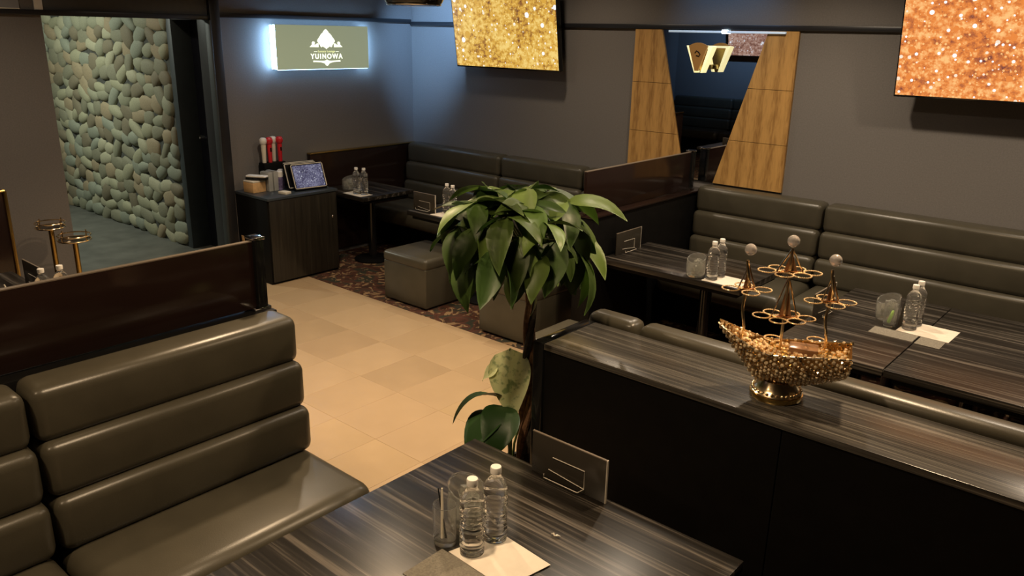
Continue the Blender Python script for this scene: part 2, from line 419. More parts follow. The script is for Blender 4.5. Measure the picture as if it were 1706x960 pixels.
sc = thing('fan_sconce', 'fan-shaped glowing wall lamp with brown plate on the mirror', 'wall lamp', (-2.695, 5.0, 1.67))
fan = [(-.03, 0), (.03, 0), (.045, .02)]
def fanpoly(wb, wt, h, arc, n=10):
    p = [(-wb, 0), (wb, 0)]
    for k in range(n+1):
        u = 1-2*k/n; p.append((wt*u, h+arc*(1-u*u)))
    return p
for x0_, x1_, w_ in ((-.094, -.030, .020), (.074, .016, .026)):
    ob('side_glass', mprism([(x1_-.004, 0), (x1_+.008, 0), (x0_+w_/2, .168), (x0_-w_/2, .172)], -.016, .045), 'lampglass', sc)
ob('top_glass', mprism([(-.07, .158), (.075, .158), (.08, .172), (-.075, .172)], .03, .05), 'lampglass', sc)
ob('back_plate', mprism(fanpoly(.012, .06, .15, .0), .034, .04), 'dgold', sc)
fp = ob('front_plate', mprism([(x-.012, z+.012) for x, z in fanpoly(.012, .068, .158, .022)], -.03, -.014), 'lampbrown', sc)
ob('emblem', mtube([(-.03, -.0305, .125), (-.02, -.0305, .14), (-.005, -.0305, .132), (.008, -.0305, .118), (.0, -.0305, .105), (-.02, -.0305, .11)], .004, 6), 'black', fp)
ob('bracket', mbox(-.02, .02, .05, .134, .02, .05, .003), 'dgold', sc)
lb = thing('led_bar', 'thin cool white light bar above the mirror', 'light bar', (-2.6, YB-.03, ZT-.012))
ob('bar', mbox(-.42, .42, -.012, .006, -.008, .006, .002), 'ledbar', lb)
ob('lens', mlathe([(.0005, -.012), (.02, -.012), (.024, 0), (.02, .012), (.0005, .012)], 16), 'lens8', lb)

# ------------------------------------------------------------------ televisions
GOLDS = (lin(60, 36, 48), lin(150, 100, 48), lin(214, 164, 66), lin(240, 206, 120), (1, 1, 1))
ORANGES = (lin(62, 34, 62), lin(168, 92, 56), lin(226, 132, 62), lin(248, 188, 120), (1, 1, .98))
BROWNS = (lin(50, 32, 40), lin(120, 80, 66), lin(166, 120, 100), lin(210, 176, 158), (.95, .95, 1))
def screen_plane(x0, x1, z0, z1, y):
    bm = newbm(); vs = [bm.verts.new(p) for p in ((x0, y, z0), (x1, y, z0), (x1, y, z1), (x0, y, z1))]
    f = bm.faces.new(vs); uv = bm.loops.layers.uv.new('uv')
    for lp, c in zip(f.loops, ((0, 0), (1, 0), (1, 1), (0, 1))): lp[uv].uv = c
    me = bpy.data.meshes.new('mesh'); bm.to_mesh(me); bm.free(); return me
def tv(label, x, y, zb, wd, rz, m, tilt=.14):
    t = thing('television', label, 'television', (x, y, zb), rz)
    t.rotation_euler = (tilt, 0, rz)
    h = wd*.5625+.02
    ob('casing', mbox(-wd/2-.008, wd/2+.008, 0, .045, -.012, h, .004), 'blackgl', t)
    ob('screen', screen_plane(-wd/2, wd/2, 0, h-.012, -.001), m, t)
    ob('wall_mount', mbox(-.2, .2, .04, .12, .2, .45, .004), 'black', t)
    return t
tv('wall television showing golden glitter beside the room corner', -4.415, 4.99, 1.632, 1.08, 0, bokeh('gold_glitter', GOLDS, 1.05, 1.3))
tv('wall television showing orange glitter right of the mirror', -.89, 4.99, 1.607, 1.10, 0, bokeh('orange_glitter', ORANGES, 1.1, 5.1))
tv('television with brown glitter on the wall seen in the mirror', -5.80, YO+.14, 1.62, 1.15, PI, bokeh('brown_glitter', BROWNS, .85, 9.0))

# ------------------------------------------------------------------ lit sign
X0 = XL+.004; XF = XL+.095; ya, yb_, za, zb_ = 3.665, 4.565, 1.588, 1.925
sg = thing('lit_sign', 'olive lit sign with white crest and lettering, glowing edges', 'sign', (XF, ya, za))
W_, H_ = yb_-ya, zb_-za
ob('sign_face', mbox(-.006, 0, 0, W_, 0, H_, .001), 'olive', sg)
ob('light_box', mbox(-.088, -.007, .012, W_-.012, .012, H_-.012), 'white', sg)
ob('edge_light', mbox(-.072, -.008, -.002, .010, .004, H_-.004), 'led', sg)
ob('edge_light', mbox(-.072, -.008, W_-.010, W_+.002, .004, H_-.004), 'led', sg)
ob('edge_light', mbox(-.06, -.012, .02, W_-.02, H_-.011, H_-.002), 'ledsoft', sg)
ob('edge_light', mbox(-.02, -.006, .01, W_-.01, -.003, .008), 'ledsoft', sg)
def text_mesh(txt, size, ext=.0008, offset=0, space=1.0):
    cu = bpy.data.curves.new('txt', 'FONT'); cu.body = txt; cu.size = size; cu.align_x = 'CENTER'; cu.extrude = ext; cu.offset = offset; cu.space_character = space
    to = bpy.data.objects.new('txt', cu); C.objects.link(to); dg = bpy.context.evaluated_depsgraph_get()
    me = bpy.data.meshes.new_from_object(to.evaluated_get(dg)); bpy.data.objects.remove(to); return me
TR = (PI/2, 0, PI/2)   # text faces +x, reads along +y
cy = W_*.52
def fit(me, width, height):
    xs_ = [v.co.x for v in me.vertices]; ys_ = [v.co.y for v in me.vertices]; cx_ = (min(xs_)+max(xs_))/2
    for v in me.vertices: v.co.x = (v.co.x-cx_)*width/(max(xs_)-min(xs_)); v.co.y = (v.co.y-min(ys_))*height/(max(ys_)-min(ys_))
    return me
ob('lettering', fit(text_mesh('YUINOWA', .05, .0008, .0012, 1.3), .315, .040), 'glyph', sg, (.0012, cy, .080), TR)
ob('small_lettering', fit(text_mesh('Luxury Lounge', .024, .0006, .0005, 1.1), .165, .022), 'glyphy', sg, (.0012, cy, .125), TR)
for s in (-1, 1):
    ob('dash', mbox(.0003, .0016, cy+s*.106-.016, cy+s*.106+.016, .134, .1375), 'glyph', sg)
# crest: stepped damask diamond with scroll feet, and a small ornament under the letters
half = [(0, .310), (.010, .303), (.020, .292), (.026, .281), (.036, .274), (.046, .262), (.054, .248), (.063, .238), (.071, .226), (.073, .217), (.066, .206), (.058, .196), (.052, .188),
        (.048, .176), (.040, .170), (.030, .178), (.022, .172), (.010, .165), (0, .156)]
half = [(a*1.18, b) for a, b in half]
crest = [(cy+a, b) for a, b in half]+[(cy-a, b) for a, b in half[-2:0:-1]]
bm = newbm(); aprism(bm, crest, .0003, .0016, 'yz')
for s in (-1, 1):
    foot = [(.062, .199), (.075, .199), (.088, .188), (.097, .189), (.092, .197), (.090, .207), (.097, .214), (.108, .213), (.114, .204), (.112, .192), (.126, .178), (.132, .172), (.062, .171)]
    aprism(bm, [(cy+s*a*1.22, b) for a, b in foot], .0003, .0016, 'yz')
    orn = [(.0, .086), (.012, .078), (.03, .076), (.06, .077), (.105, .079), (.106, .068), (.085, .068), (.05, .066), (.032, .061), (.016, .054), (.010, .042), (0, .036)]
    aprism(bm, [(cy+s*a*1.27, b-.012) for a, b in orn], .0003, .0016, 'yz')
ob('crest', fin(bm, False), 'glyph', sg)
bm = newbm()
for a, b, l in [(-.016, .238, .010), (-.008, .246, .008), (.004, .25, .008), (.012, .244, .010), (.018, .232, .012), (.010, .234, .008), (-.02, .226, .008)]:
    atube(bm, [(.0017, cy+a, b), (.0017, cy+a+.002, b-l)], .0011, 5)
ob('crest_line', fin(bm), 'olive', sg)

# ------------------------------------------------------------------ banquettes
def banquette(label, L, loc, rz, group, seats=1, endgap=.003, thin=0, sd=.635):
    t = thing('banquette_sofa', label, 'sofa', loc, rz, group)
    e = endgap
    ob('base', mbox(e, L-e, -.42, -.03, 0.001, .275, .004), 'black', t)
    ob('back_board', mbox(e, L-e, -.06, -.004, .10, .86, .004), 'black', t)
    n = seats
    for i in range(n):
        ob('seat_cushion', mbox(L*i/n+e, L*(i+1)/n-e, -sd, -.12, .265, .412, .058, 6), 'leather', t)
    for y0, y1, z0, z1 in ((-.215+thin, -.045, .405, .583), (-.19+thin, -.03, .575, .752), (-.16+thin, -.003, .742, .918-thin*.15)):
        ob('back_roll', mbox(e, L-e, y0, y1, z0, z1, .036, 6), 'leather', t)
    return t
GB = 'banquettes'
banquette('olive-black ribbed leather bench in the left foreground, facing the near table', .885, (-2.5, .665, 0), PI/2, GB, sd=.572)
banquette('ribbed leather bench section cut off by the left picture edge', .9, (-2.5, -.24, 0), PI/2, GB, sd=.572)
xs = [(-5.62, -4.47), (-4.465, -3.62), (-3.615, -2.80)]
for (a, b), l in zip(xs, ('ribbed leather bench in the far corner beside the brown wall board', 'ribbed leather bench under the golden-glitter television, behind the plant', 'ribbed leather bench section ending at the brown glass divider')):
    banquette(l, b-a, (a, YB-.004, 0), 0, GB)
xs = [(-2.64, -1.757), (-1.752, -.50), (-.495, .7)]
for (a, b), l in zip(xs, ('ribbed leather bench below the right veneer panel, beside the black partition', 'long ribbed leather bench below the orange-glitter television', 'ribbed leather bench at the right end of the back wall')):
    banquette(l, b-a, (a, YB-.004, 0), 0, GB)
banquette('ribbed leather bench backing on the counter, short end section by the plant', .22, (-1.43, 2.333, 0), PI, GB, thin=.055)
banquette('long ribbed leather bench backing on the counter behind the golden ship', 1.30, (-.125, 2.333, 0), PI, GB, thin=.055)
banquette('ribbed leather bench behind the counter at the right picture edge', .9, (.79, 2.333, 0), PI, GB, thin=.055)
for i, l in enumerate(('dark bench at the opposite wall, left one seen in the mirror', 'dark bench at the opposite wall, middle one seen in the mirror', 'dark bench at the opposite wall, right one seen in the mirror')):
    banquette(l, 1.1, (-6.2+1.11*i, YO+.004, 0), PI, GB)

# ------------------------------------------------------------------ dividers
dv = thing('bench_divider', 'brown glossy divider with black post along the back of the foreground bench', 'divider', (0, 0, 0))
ob('plinth', mbox(-2.63, -2.502, -.6, 1.565, .001, .90, .004), 'black', dv)
ob('panel', mbox(-2.575, -2.555, -.6, 1.515, .905, 1.158, .002), 'brown', dv)
ob('panel_edge', mbox(-2.575, -2.555, -.6, 1.515, 1.158, 1.1615), 'pedge', dv)
po = ob('post', mbox(-2.592, -2.538, 1.515, 1.553, .902, 1.165, .003), 'blackgl', dv)
ob('post_cap', mbox(-2.596, -2.534, 1.511, 1.557, 1.165, 1.176, .003), 'chrome', po)
ob('foot_bracket', mbox(-2.60, -2.528, 1.49, 1.56, .899, .912, .003), 'chrome', dv)
dv = thing('booth_partition', 'black partition topped by a brown glossy divider between the far booths', 'divider', (0, 0, 0))
ob('plinth', mbox(-2.79, -2.655, 3.80, 5.145, .001, .865, .004), 'black', dv)
ob('ledge', mbox(-2.80, -2.645, 3.79, 5.145, .865, .878, .003), 'brown', dv)
ob('panel', mbox(-2.735, -2.715, 3.80, 5.02, .88, 1.135, .002), 'brown', dv)
ob('panel_edge', mbox(-2.735, -2.715, 3.80, 5.02, 1.135, 1.1385), 'pedge', dv)
po = ob('post', mbox(-2.752, -2.698, 5.02, 5.06, .88, 1.14, .003), 'blackgl', dv)
ob('post_cap', mbox(-2.756, -2.694, 5.016, 5.064, 1.14, 1.15, .003), 'chrome', po)
ob('foot_bracket', mbox(-2.757, -2.692, 5.0, 5.07, .878, .89, .003), 'chrome', dv)

# ------------------------------------------------------------------ counter
ct = thing('low_counter', 'long black counter with grey striped top carrying the golden ship', 'counter', (0, 0, 0))
ob('carcass', mbox(-1.60, 2.2, 2.045, 2.325, .001, .855), 'black', ct)
for a, b in ((-1.595, -.7445), (-.7415, .55), (.553, 2.2)):
    ob('front_panel', mbox(a, b, 2.032, 2.046, .02, .856, .0015, 1), 'black', ct)
ob('counter_top', mbox(-1.596, 2.2, 2.026, 2.331, .858, .880, .002, 2), 'lamc', ct)
ob('end_board', mbox(-1.642, -1.597, 2.024, 2.331, .001, .881, .003), 'blackgl', ct)

# ------------------------------------------------------------------ tables
def table(label, x0, x1, y0, y1, cols, group='striped tables', zt=.62):
    cx, cyy = (x0+x1)/2, (y0+y1)/2
    t = thing('lounge_table', label, 'table', (cx, cyy, 0), 0, group)
    hx, hy = (x1-x0)/2, (y1-y0)/2
    ob('table_top', mbox(-hx, hx, -hy, hy, zt-.032, zt, .002), 'lam', t)
    ob('apron', mbox(-hx+.03, hx-.03, -hy+.03, hy-.03, zt-.06, zt-.033), 'black', t)
    for px, py in cols:
        ob('pedestal', mlathe([(.035, .021), (.035, zt-.06)], 20, (px, py, 0)), 'blackgl', t)
        ob('pedestal_foot', mlathe([(.16, .001), (.16, .012), (.14, .02), (.04, .03)], 28, (px, py, 0)), 'black', t)
    return t
table('dark striped table in the foreground with two bottles and a white card', -1.635, -.682, .72, 1.725, [(-.1, -.2), (.1, .2)])
table('dark striped table against the black partition in the right booth', -2.64, -1.735, 3.87, 4.42, [(.12, .0)])
table('narrow dark striped table right of the golden ship with an acrylic stand', -1.30, -.826, 3.285, 4.36, [(.06, -.3), (.06, .3)])
table('dark striped table at the right picture edge, joined to the narrow one', -.821, .15, 3.285, 4.36, [(-.2, -.3), (.3, .2)])
table('dark striped table hidden partly by the plant, with two bottles at its left end', -4.44, -3.47, 3.93, 4.42, [(.1, 0)])
table('small dark table beside the black cabinet in the far corner', -5.60, -5.02, 3.985, 4.52, [(.0, .05)])
table('table beyond the foreground divider, at the left picture edge', -4.75, -3.55, .35, 1.37, [(0, 0)])

# ------------------------------------------------------------------ stools
def stool(label, x0, y0, w_=.46, d_=.44, h=.375):
    t = thing('cube_stool', label, 'stool', (x0+w_/2, y0+d_/2, 0), 0, 'cube stools')
    ob('body', mbox(-w_/2+.006, w_/2-.006, -d_/2+.006, d_/2-.006, .012, h-.07, .012, 3), 'leather', t)
    ob('seat_pad', mbox(-w_/2, w_/2, -d_/2, d_/2, h-.085, h, .03, 5), 'leather', t)
    for sx in (-1, 1):
        for sy in (-1, 1): ob('foot', mlathe([(.018, .001), (.018, .014)], 10, (sx*(w_/2-.05), sy*(d_/2-.05), 0)), 'black', t)
stool('dark leather cube stool left of the plant, fully in view', -4.42, 3.665)
stool('dark leather cube stool half hidden behind the plant leaves', -3.44, 3.645)
stool('dark leather cube stool glimpsed between plant trunk and counter end', -2.57, 3.08, .40, .40, .36)

# ------------------------------------------------------------------ bottles and glasses
prof = [(.0005, 0), (.026, 0), (.0315, .004), (.032, .012)]
zz = .014
while zz < .142:
    prof += [(.032, zz), (.0298, zz+.005), (.032, zz+.010)]; zz += .013
prof += [(.032, .15), (.0305, .160), (.026, .172), (.018, .182), (.0135, .187), (.0125, .197), (.0005, .197)]
def btwist(r, z, a):
    k = max(0, min(1, (z-.015)/.03))*max(0, min(1, (.15-z)/.03))
    return r*(1+.055*k*math.sin(6*a+z*70)), z
body_me = mlathe(prof, 28, f=btwist)
cap_me = mlathe([(.0005, .1975), (.0145, .1975), (.0145, .213), (.0135, .2155), (.0005, .2155)], 20)
bproto = None
def bottle(x, y, z, label, rz=0, group='water bottles'):
    global bproto
    if bproto is None:
        bproto = thing('water_bottle', label, 'bottle', (x, y, z), rz, group)
        ob('bottle_body', body_me, 'water', bproto); ob('cap', cap_me, 'white', bproto); return bproto
    return dup(bproto, (x, y, z), rz, label, group)
def tumb_prof(r, h): return [(.0005, .001), (r*.92, .001), (r*.95, .006), (r, h), (r-.0022, h), (r*.9, .014), (.0005, .012)]
def tumbler(x, y, z, label, r=.031, h=.125):
    t = tag(ob('tumbler', mlathe(tumb_prof(r, h), 24), 'glass', None, (x, y, z)), label, 'glass', 'tumblers'); return t
def bucket_f(r, z, a): return r*(1+.03*math.sin(9*a+z*40)), z+(.018*math.cos(a-.6) if z > .09 else 0)
bk_out = [(.0005, .001), (.042, .001), (.05, .012), (.053, .05), (.052, .085), (.05, .105), (.047, .105), (.048, .06), (.044, .016), (.0005, .012)]
bucket_me = mlathe(bk_out, 36, f=bucket_f)
ice_bm = newbm()
for k in range(16):
    a, rr = random.uniform(0, 6.28), random.uniform(0, .026); s = random.uniform(.008, .012)
    Mx = Matrix.Translation((rr*math.cos(a), rr*math.sin(a), .026+.0042*k)) @ Quaternion((random.random(), random.random(), random.random()), random.uniform(0, 3)).to_matrix().to_4x4()
    abox(ice_bm, -s, s, -s, s, -s, s, 0, 1, Mx)
ice_me = fin(ice_bm, False)
bkproto = None
def bucket(x, y, z, label, rz=0):
    global bkproto
    if bkproto is None:
        bkproto = thing('glass_bucket', label, 'ice bucket', (x, y, z), rz, 'glass ice buckets')
        ob('bowl', bucket_me, 'ice', bkproto); i_ = ob('glass_cubes', ice_me, 'ice', bkproto); i_['kind'] = 'stuff'
        ob('rim', mtube([(.0505*math.cos(a), .0505*math.sin(a), .1065+.018*math.cos(a-.6)) for a in [2*PI*k/28 for k in range(28)]], .0022, 6, True), 'glass', bkproto)
        return bkproto
    return dup(bkproto, (x, y, z), rz, label)
def flat(name, poly, z, h, m, label, cat):
    cx = sum(p[0] for p in poly)/len(poly); cy_ = sum(p[1] for p in poly)/len(poly)
    return tag(ob(name, mprism([(a-cx, b-cy_) for a, b in poly], 0, h, 'xy'), m, None, (cx, cy_, z)), label, cat)
def stick(p0, p1, m, label, r=.0028):
    p0 = Vector(p0); p1 = Vector(p1)-p0
    t = tag(ob('stir_stick', mtube([(0, 0, 0), p1*.7, p1], [r, r, r*.6], 6), m, None, p0), label, 'stir stick', 'sticks in the tumblers'); return t
ZTB = .6205
# foreground set
flat('mat_and_reflection', [(-1.285, 1.10), (-1.07, 1.10), (-1.07, 1.235), (-1.285, 1.235)], ZTB, .0015, 'mat', 'grey woven mat at the bottom edge of the foreground table', 'mat')
flat('white_card', [(-1.262, 1.236), (-1.062, 1.226), (-1.035, 1.372), (-1.222, 1.388)], ZTB+.0018, .002, 'paper', 'white card under the two bottles on the foreground table', 'card')
bottle(-1.216, 1.275, ZTB+.004, 'water bottle on the foreground table, the nearer of its pair')
bottle(-1.212, 1.358, ZTB+.004, 'water bottle on the foreground table, the farther of its pair', .7)
tumbler(-1.302, 1.262, ZTB, 'clear tumbler with sticks on the foreground table', .0315, .115)
stick((-1.298, 1.262, ZTB+.016), (-1.326, 1.262, ZTB+.15), 'blackgl', 'black stir stick leaning in the foreground tumbler')
stick((-1.305, 1.255, ZTB+.016), (-1.318, 1.268, ZTB+.152), 'cream', 'pale stir stick leaning in the foreground tumbler', .004)
bucket(-1.325, 1.368, ZTB, 'glass ice bucket behind the bottles on the foreground table', 2.4)
tag(ob('crumpled_wrapper', mtube([(0, 0, .004), (.006, .003, .006), (.012, -.001, .004), (.019, .003, .006), (.025, .008, .004)], [.001, .0035, .002, .0035, .001], 7), 'edge', None, (-1.115, 1.475, ZTB)), 'tiny crumpled pinkish wrapper on the foreground table', 'wrapper')
# right booth, first table
flat('white_card', [(-1.972, 3.885), (-1.757, 3.885), (-1.757, 4.055), (-1.972, 4.055)], ZTB, .002, 'paper', 'white printed card on the table by the black partition', 'card')
bottle(-1.937, 3.935, ZTB+.0022, 'water bottle on the table by the black partition, nearer one')
bottle(-1.935, 4.02, ZTB+.0022, 'water bottle on the table by the black partition, farther one', .5)
bucket(-2.035, 3.93, ZTB, 'glass ice bucket on the table by the black partition', 1)
# right booth, joined tables
flat('mat_and_reflection', [(-1.02, 3.70), (-.829, 3.70), (-.829, 3.80), (-1.02, 3.80)], ZTB, .0015, 'mat', 'grey patch standing in for a reflection on the narrow table, under the tumbler edge', 'mat')  # this and the next thin grey piece stand in for tabletop reflections
flat('mat_and_reflection', [(-.819, 3.69), (-.715, 3.69), (-.715, 3.802), (-.819, 3.802)], ZTB, .0015, 'mat', 'small grey patch standing in for a reflection beside the table joint, right of the seam', 'mat')
flat('white_card', [(-.93, 3.806), (-.705, 3.80), (-.70, 3.985), (-.925, 3.99)], ZTB, .002, 'paper', 'white card on the joined tables right of the ship', 'card')
bottle(-.89, 3.865, ZTB+.0022, 'water bottle right of the ship, nearer of its pair')
bottle(-.888, 3.945, ZTB+.0022, 'water bottle right of the ship, farther of its pair', .4)
bucket(-1.015, 3.94, ZTB, 'glass ice bucket right of the ship on the narrow table', .3)
tumbler(-.975, 3.855, ZTB, 'clear tumbler holding a green stick right of the ship', .031, .11)
stick((-.98, 3.855, ZTB+.015), (-.968, 3.862, ZTB+.075), 'greenp', 'short green stick inside the tumbler right of the ship', .008)
tag(ob('menu_fold', mprism([(0, 0), (.022, .0), (.011, .115)], -.05, .05, 'xz'), 'acryl', None, (-.945, 3.93, ZTB)), 'dark folded menu card standing beside the bottles right of the ship', 'menu')
# far corner table
flat('white_card', [(-5.30, 4.0), (-5.07, 3.998), (-5.07, 4.125), (-5.30, 4.125)], ZTB, .002, 'paper', 'white card on the small table beside the cabinet', 'card')
bottle(-5.19, 4.06, ZTB+.0022, 'water bottle on the small table by the cabinet, left one')
bottle(-5.125, 4.085, ZTB+.0022, 'water bottle on the small table by the cabinet, right one', .4)
bucket(-5.36, 4.11, ZTB, 'glass ice bucket on the small table by the cabinet', .7)
tumbler(-5.275, 4.17, ZTB, 'clear tumbler on the small table by the cabinet', .033, .13)
# table behind the plant
flat('white_card', [(-4.215, 3.955), (-3.98, 3.955), (-3.98, 4.13), (-4.215, 4.13)], ZTB, .002, 'paper', 'white card on the table behind the plant', 'card')
bottle(-4.175, 4.09, ZTB+.0022, 'water bottle on the table behind the plant, left one')
bottle(-4.10, 4.075, ZTB+.0022, 'water bottle on the table behind the plant, right one', .4)
bucket(-3.92, 4.03, ZTB, 'glass ice bucket beside the plant leaves', .7)
# table beyond the divider
bottle(-3.9, 1.24, ZTB, 'water bottle beyond the foreground divider, left one')
bottle(-3.9, 1.32, ZTB, 'water bottle beyond the foreground divider, right one', .4)
tumbler(-3.93, 1.13, ZTB, 'tumbler with a pale stick beyond the foreground divider', .034, .13)
stick((-3.915, 1.135, ZTB+.015), (-3.95, 1.10, ZTB+.16), 'cream', 'pale stick in the tumbler beyond the foreground divider', .005)

# ------------------------------------------------------------------ acrylic menu stands
def menu_stand(label, x, y, rz, wd=.27, h=.135, flip=1):
    t = thing('menu_stand', label, 'menu stand', (x, y, ZTB), rz, 'acrylic menu stands')
    ob('plate', mbox(-wd/2, wd/2, -.003, .003, 0, h, .001), 'acryl', t)
    ob('rim', mbox(-wd/2, wd/2, -.0034, .0034, h, h+.003), 'pedge', t)
    ob('rim', mbox(wd/2, wd/2+.003, -.0034, .0034, 0, h+.003), 'edge', t)
    y0 = -.004*flip
    bm = newbm()
    atube(bm, [(-.055, y0, .075), (.062, y0, .075), (.062, y0, .016), (.055, y0-.022*flip, .012), (-.07, y0-.022*flip, .012), (-.07, y0-.022*flip, .024)], .0014, 6)
    atube(bm, [(-.07, y0, .03), (.062, y0, .016)], .0012, 6)
    ob('clear_holder', fin(bm), 'edge', t)
menu_stand('smoked acrylic menu stand at the back edge of the foreground table', -1.232, 1.70, 0)
menu_stand('smoked acrylic menu stand on the table by the black partition', -2.60, 4.11, PI/2)
menu_stand('smoked acrylic menu stand at the left end of the narrow table', -1.262, 3.78, PI/2)
menu_stand('smoked acrylic menu stand on the table behind the plant', -4.32, 4.0, 0, .23)
menu_stand('smoked acrylic menu stand on the table beyond the foreground divider', -4.31, 1.335, 0, .25)

# ------------------------------------------------------------------ cabinet with things on it
cb = thing('black_cabinet', 'black wooden cabinet against the sign wall with tablets on top', 'cabinet', (XL+.004, 3.27, 0))
D, Wc, Hc = .45, .63, .68
ob('body', mbox(0, D-.02, 0, Wc, .001, Hc-.02, .002), 'black', cb)
MT['bwood'] = stripes('black_brown_wood', (.012, .010, .007), (.02, .017, .012), (.035, .03, .02), sc=(30, 30, 1.2), rough=.35)
MT['ctop'] = mat('blue_black_top', (.035, .045, .055), .3)
dr = ob('door', mbox(D-.019, D, .01, Wc-.005, .02, Hc-.024, .002), 'bwood', cb)
ob('knob', mlathe([(.0005, 0), (.007, .002), (.009, .012), (.006, .018), (.0005, .019)], 12, (D, Wc-.05, .45), None), 'chrome', dr)
ob('top_board', mbox(-.0, D+.006, -.006, Wc+.004, Hc-.02, Hc, .002), 'ctop', cb)
ob('paper_tag', mprism([(.04, .33), (.075, .33), (.085, .26), (.06, .23), (.05, .28)], -.0025, -.0005), 'pine', cb)
ZK = Hc+.0005
bx = thing('tissue_box', 'pale wooden box at the left end of the cabinet', 'box', (-5.56, 3.36, ZK), .1)
ob('box_body', mbox(-.06, .06, -.06, .06, 0, .078, .003), 'pine', bx); ob('lid', mbox(-.06, .06, -.06, .06, .0782, .09, .003), 'cream', bx)
rm = thing('card_reader', 'white and black handheld device lying on the wooden box', 'card reader', (-5.54, 3.375, ZK+.094), .5)
ob('upper_shell', mbox(-.085, .085, -.03, .03, .018, .036, .01, 3), 'white', rm); ob('lower_shell', mbox(-.085, .085, -.03, .03, 0, .019, .006, 2), 'blackgl', rm)
bxm = mat('cloudy_acrylic', (.62, .62, .58), .25, trans=.5, ior=1.2)
for y, h, l in ((3.45, .145, 'clear acrylic box on the cabinet, beside the wooden box'), (3.498, .15, 'clear acrylic box on the cabinet, beside the white-lidded tub')):
    t = thing('acrylic_box', l, 'box', (-5.53, y, ZK), .05, 'clear boxes')
    ob('box_body', mbox(-.055, .055, -.02, .02, 0, h, .003), bxm, t)
    ob('rim', mbox(-.05, .05, -.015, .015, h, h+.004), bxm, t)
for y, l in ((3.552, 'white-lidded tub with purple label, left one'), (3.61, 'white-lidded tub with purple label, right one')):
    t = thing('lidded_tub', l, 'tub', (-5.51-.06*(y > 3.6), y, ZK), 0, 'lidded tubs')
    ob('tub_body', mlathe([(.0005, 0), (.026, 0), (.027, .1), (.0005, .1)], 20), 'purple', t)
    ob('lid', mlathe([(.0005, .1005), (.028, .1005), (.028, .14), (.022, .146), (.0005, .146)], 20), 'white', t)
nb = tag(ob('note_pad', mbox(-.04, .04, -.03, .03, 0, .02, .003), 'cream', None, (-5.33, 3.475, ZK), (0, 0, .2)), 'small cream pad lying in front of the tablets', 'note pad')
# microphones in a stand
ms = thing('microphone_stand', 'black holder keeping four microphones upright', 'holder', (-5.645, 3.585, ZK))
ob('block', mbox(-.042, .042, -.10, .10, 0, .20, .008), 'black', ms)
micb = mlathe([(.0005, 0), (.015, 0), (.017, .06), (.020, .135), (.0195, .14), (.0005, .14)], 18)
mich = mlathe([(.0005, .1405), (.018, .1405), (.026, .152), (.029, .168), (.027, .184), (.019, .195), (.0005, .199)], 18)
mics = [(-5.63, 3.505, 'white', 'white microphone leftmost in the black holder'), (-5.625, 3.556, 'red', 'red microphone second from left in the black holder'),
        (-5.66, 3.612, 'cream', 'white microphone between the two red ones'), (-5.625, 3.648, 'red', 'red microphone rightmost in the black holder')]
for x, y, m_, l in mics:
    t = thing('microphone', l, 'microphone', (x, y, ZK+.2005), 0, 'microphones in the holder')
    b2 = micb.copy(); h2 = mich.copy(); ob('handle', b2, 'cream' if m_ == 'white' else m_, t); ob('head', h2, 'white' if m_ != 'red' else 'red', t)
    if m_ == 'red': ob('switch', mbox(.016, .0215, -.006, .006, .085, .115, .001), 'black', t)
PURP = (lin(24, 22, 40), lin(60, 58, 90), lin(96, 96, 130), lin(150, 150, 180), (.85, .88, 1))
tabm = bokeh('purple_glitter', PURP, .6, 3.3)
for i, (x, y, l) in enumerate(((-5.31, 3.715, 'tablet with lit purple glitter screen, frontmost on the cabinet'), (-5.375, 3.70, 'dark tablet leaning behind the lit one'), (-5.428, 3.725, 'dark tablet hindmost of the leaning row'))):
    t = thing('tablet', l, 'tablet', (x, y, ZK+.008), PI/2-.12, 'tablets on the cabinet')
    t.rotation_euler = (-.38, 0, PI/2-.12)
    ob('case', mbox(-.14, .14, .004, .024, .001, .215, .006, 2), 'black', t)
    ob('frame', mtube([(-.128, .003, .015), (-.135, .003, .022), (-.135, .003, .2), (-.128, .003, .207), (.128, .003, .207), (.135, .003, .2), (.135, .003, .022), (.128, .003, .015)], .0035, 6, True), 'cream', t)
    ob('screen', screen_plane(-.125, .125, .02, .198, .0032), tabm if i == 0 else 'blackgl', t)

# ------------------------------------------------------------------ ceiling speaker, gold stands, gold-edged cabinet, things over the left wall
sp = thing('ceiling_speaker', 'round black speaker hanging at the top picture edge', 'speaker', (-3.30, 3.0, 2.025))
ob('shell', mlathe([(.0005, .0), (.12, .0), (.145, .012), (.16, .04), (.16, .2), (.1, .24), (.0005, .24)], 32), 'blackgl', sp)
ob('rim', mtube(circ((0, 0, .004), .138, 32), .005, 6, True), 'chrome', sp)
ob('hanger', mlathe([(.02, .24), (.02, .572)], 12), 'black', sp)
def gold_stand(label, x, y, h, r):
    t = thing('gold_stand', label, 'stand', (x, y, 0), 0, 'gold ring stands')
    ob('foot', mlathe([(.07, .001), (.07, .012), (.02, .025)], 24), 'dgold', t)
    ob('pole', mlathe([(.016, .022), (.016, h)], 14), 'dgold', t)
    ob('tray', mlathe([(.0005, h), (r, h), (r+.002, h+.004), (.0005, h+.005)], 28), 'blackgl', t)
    for dz, q in ((.006, 1), (.034, 1.0)): ob('ring', mtube(circ((0, 0, h+dz), r*q, 32), .0045, 7, True), 'gold', t)
    for k in range(4): ob('rail_pin', mlathe([(.004, h+.004), (.004, h+.05)], 8, (r*math.cos(k*PI/2+.4), r*math.sin(k*PI/2+.4), 0)), 'gold', t)
gold_stand('tall gold ring stand by the left wall, farther one', -5.42, 1.82, .67, .085)
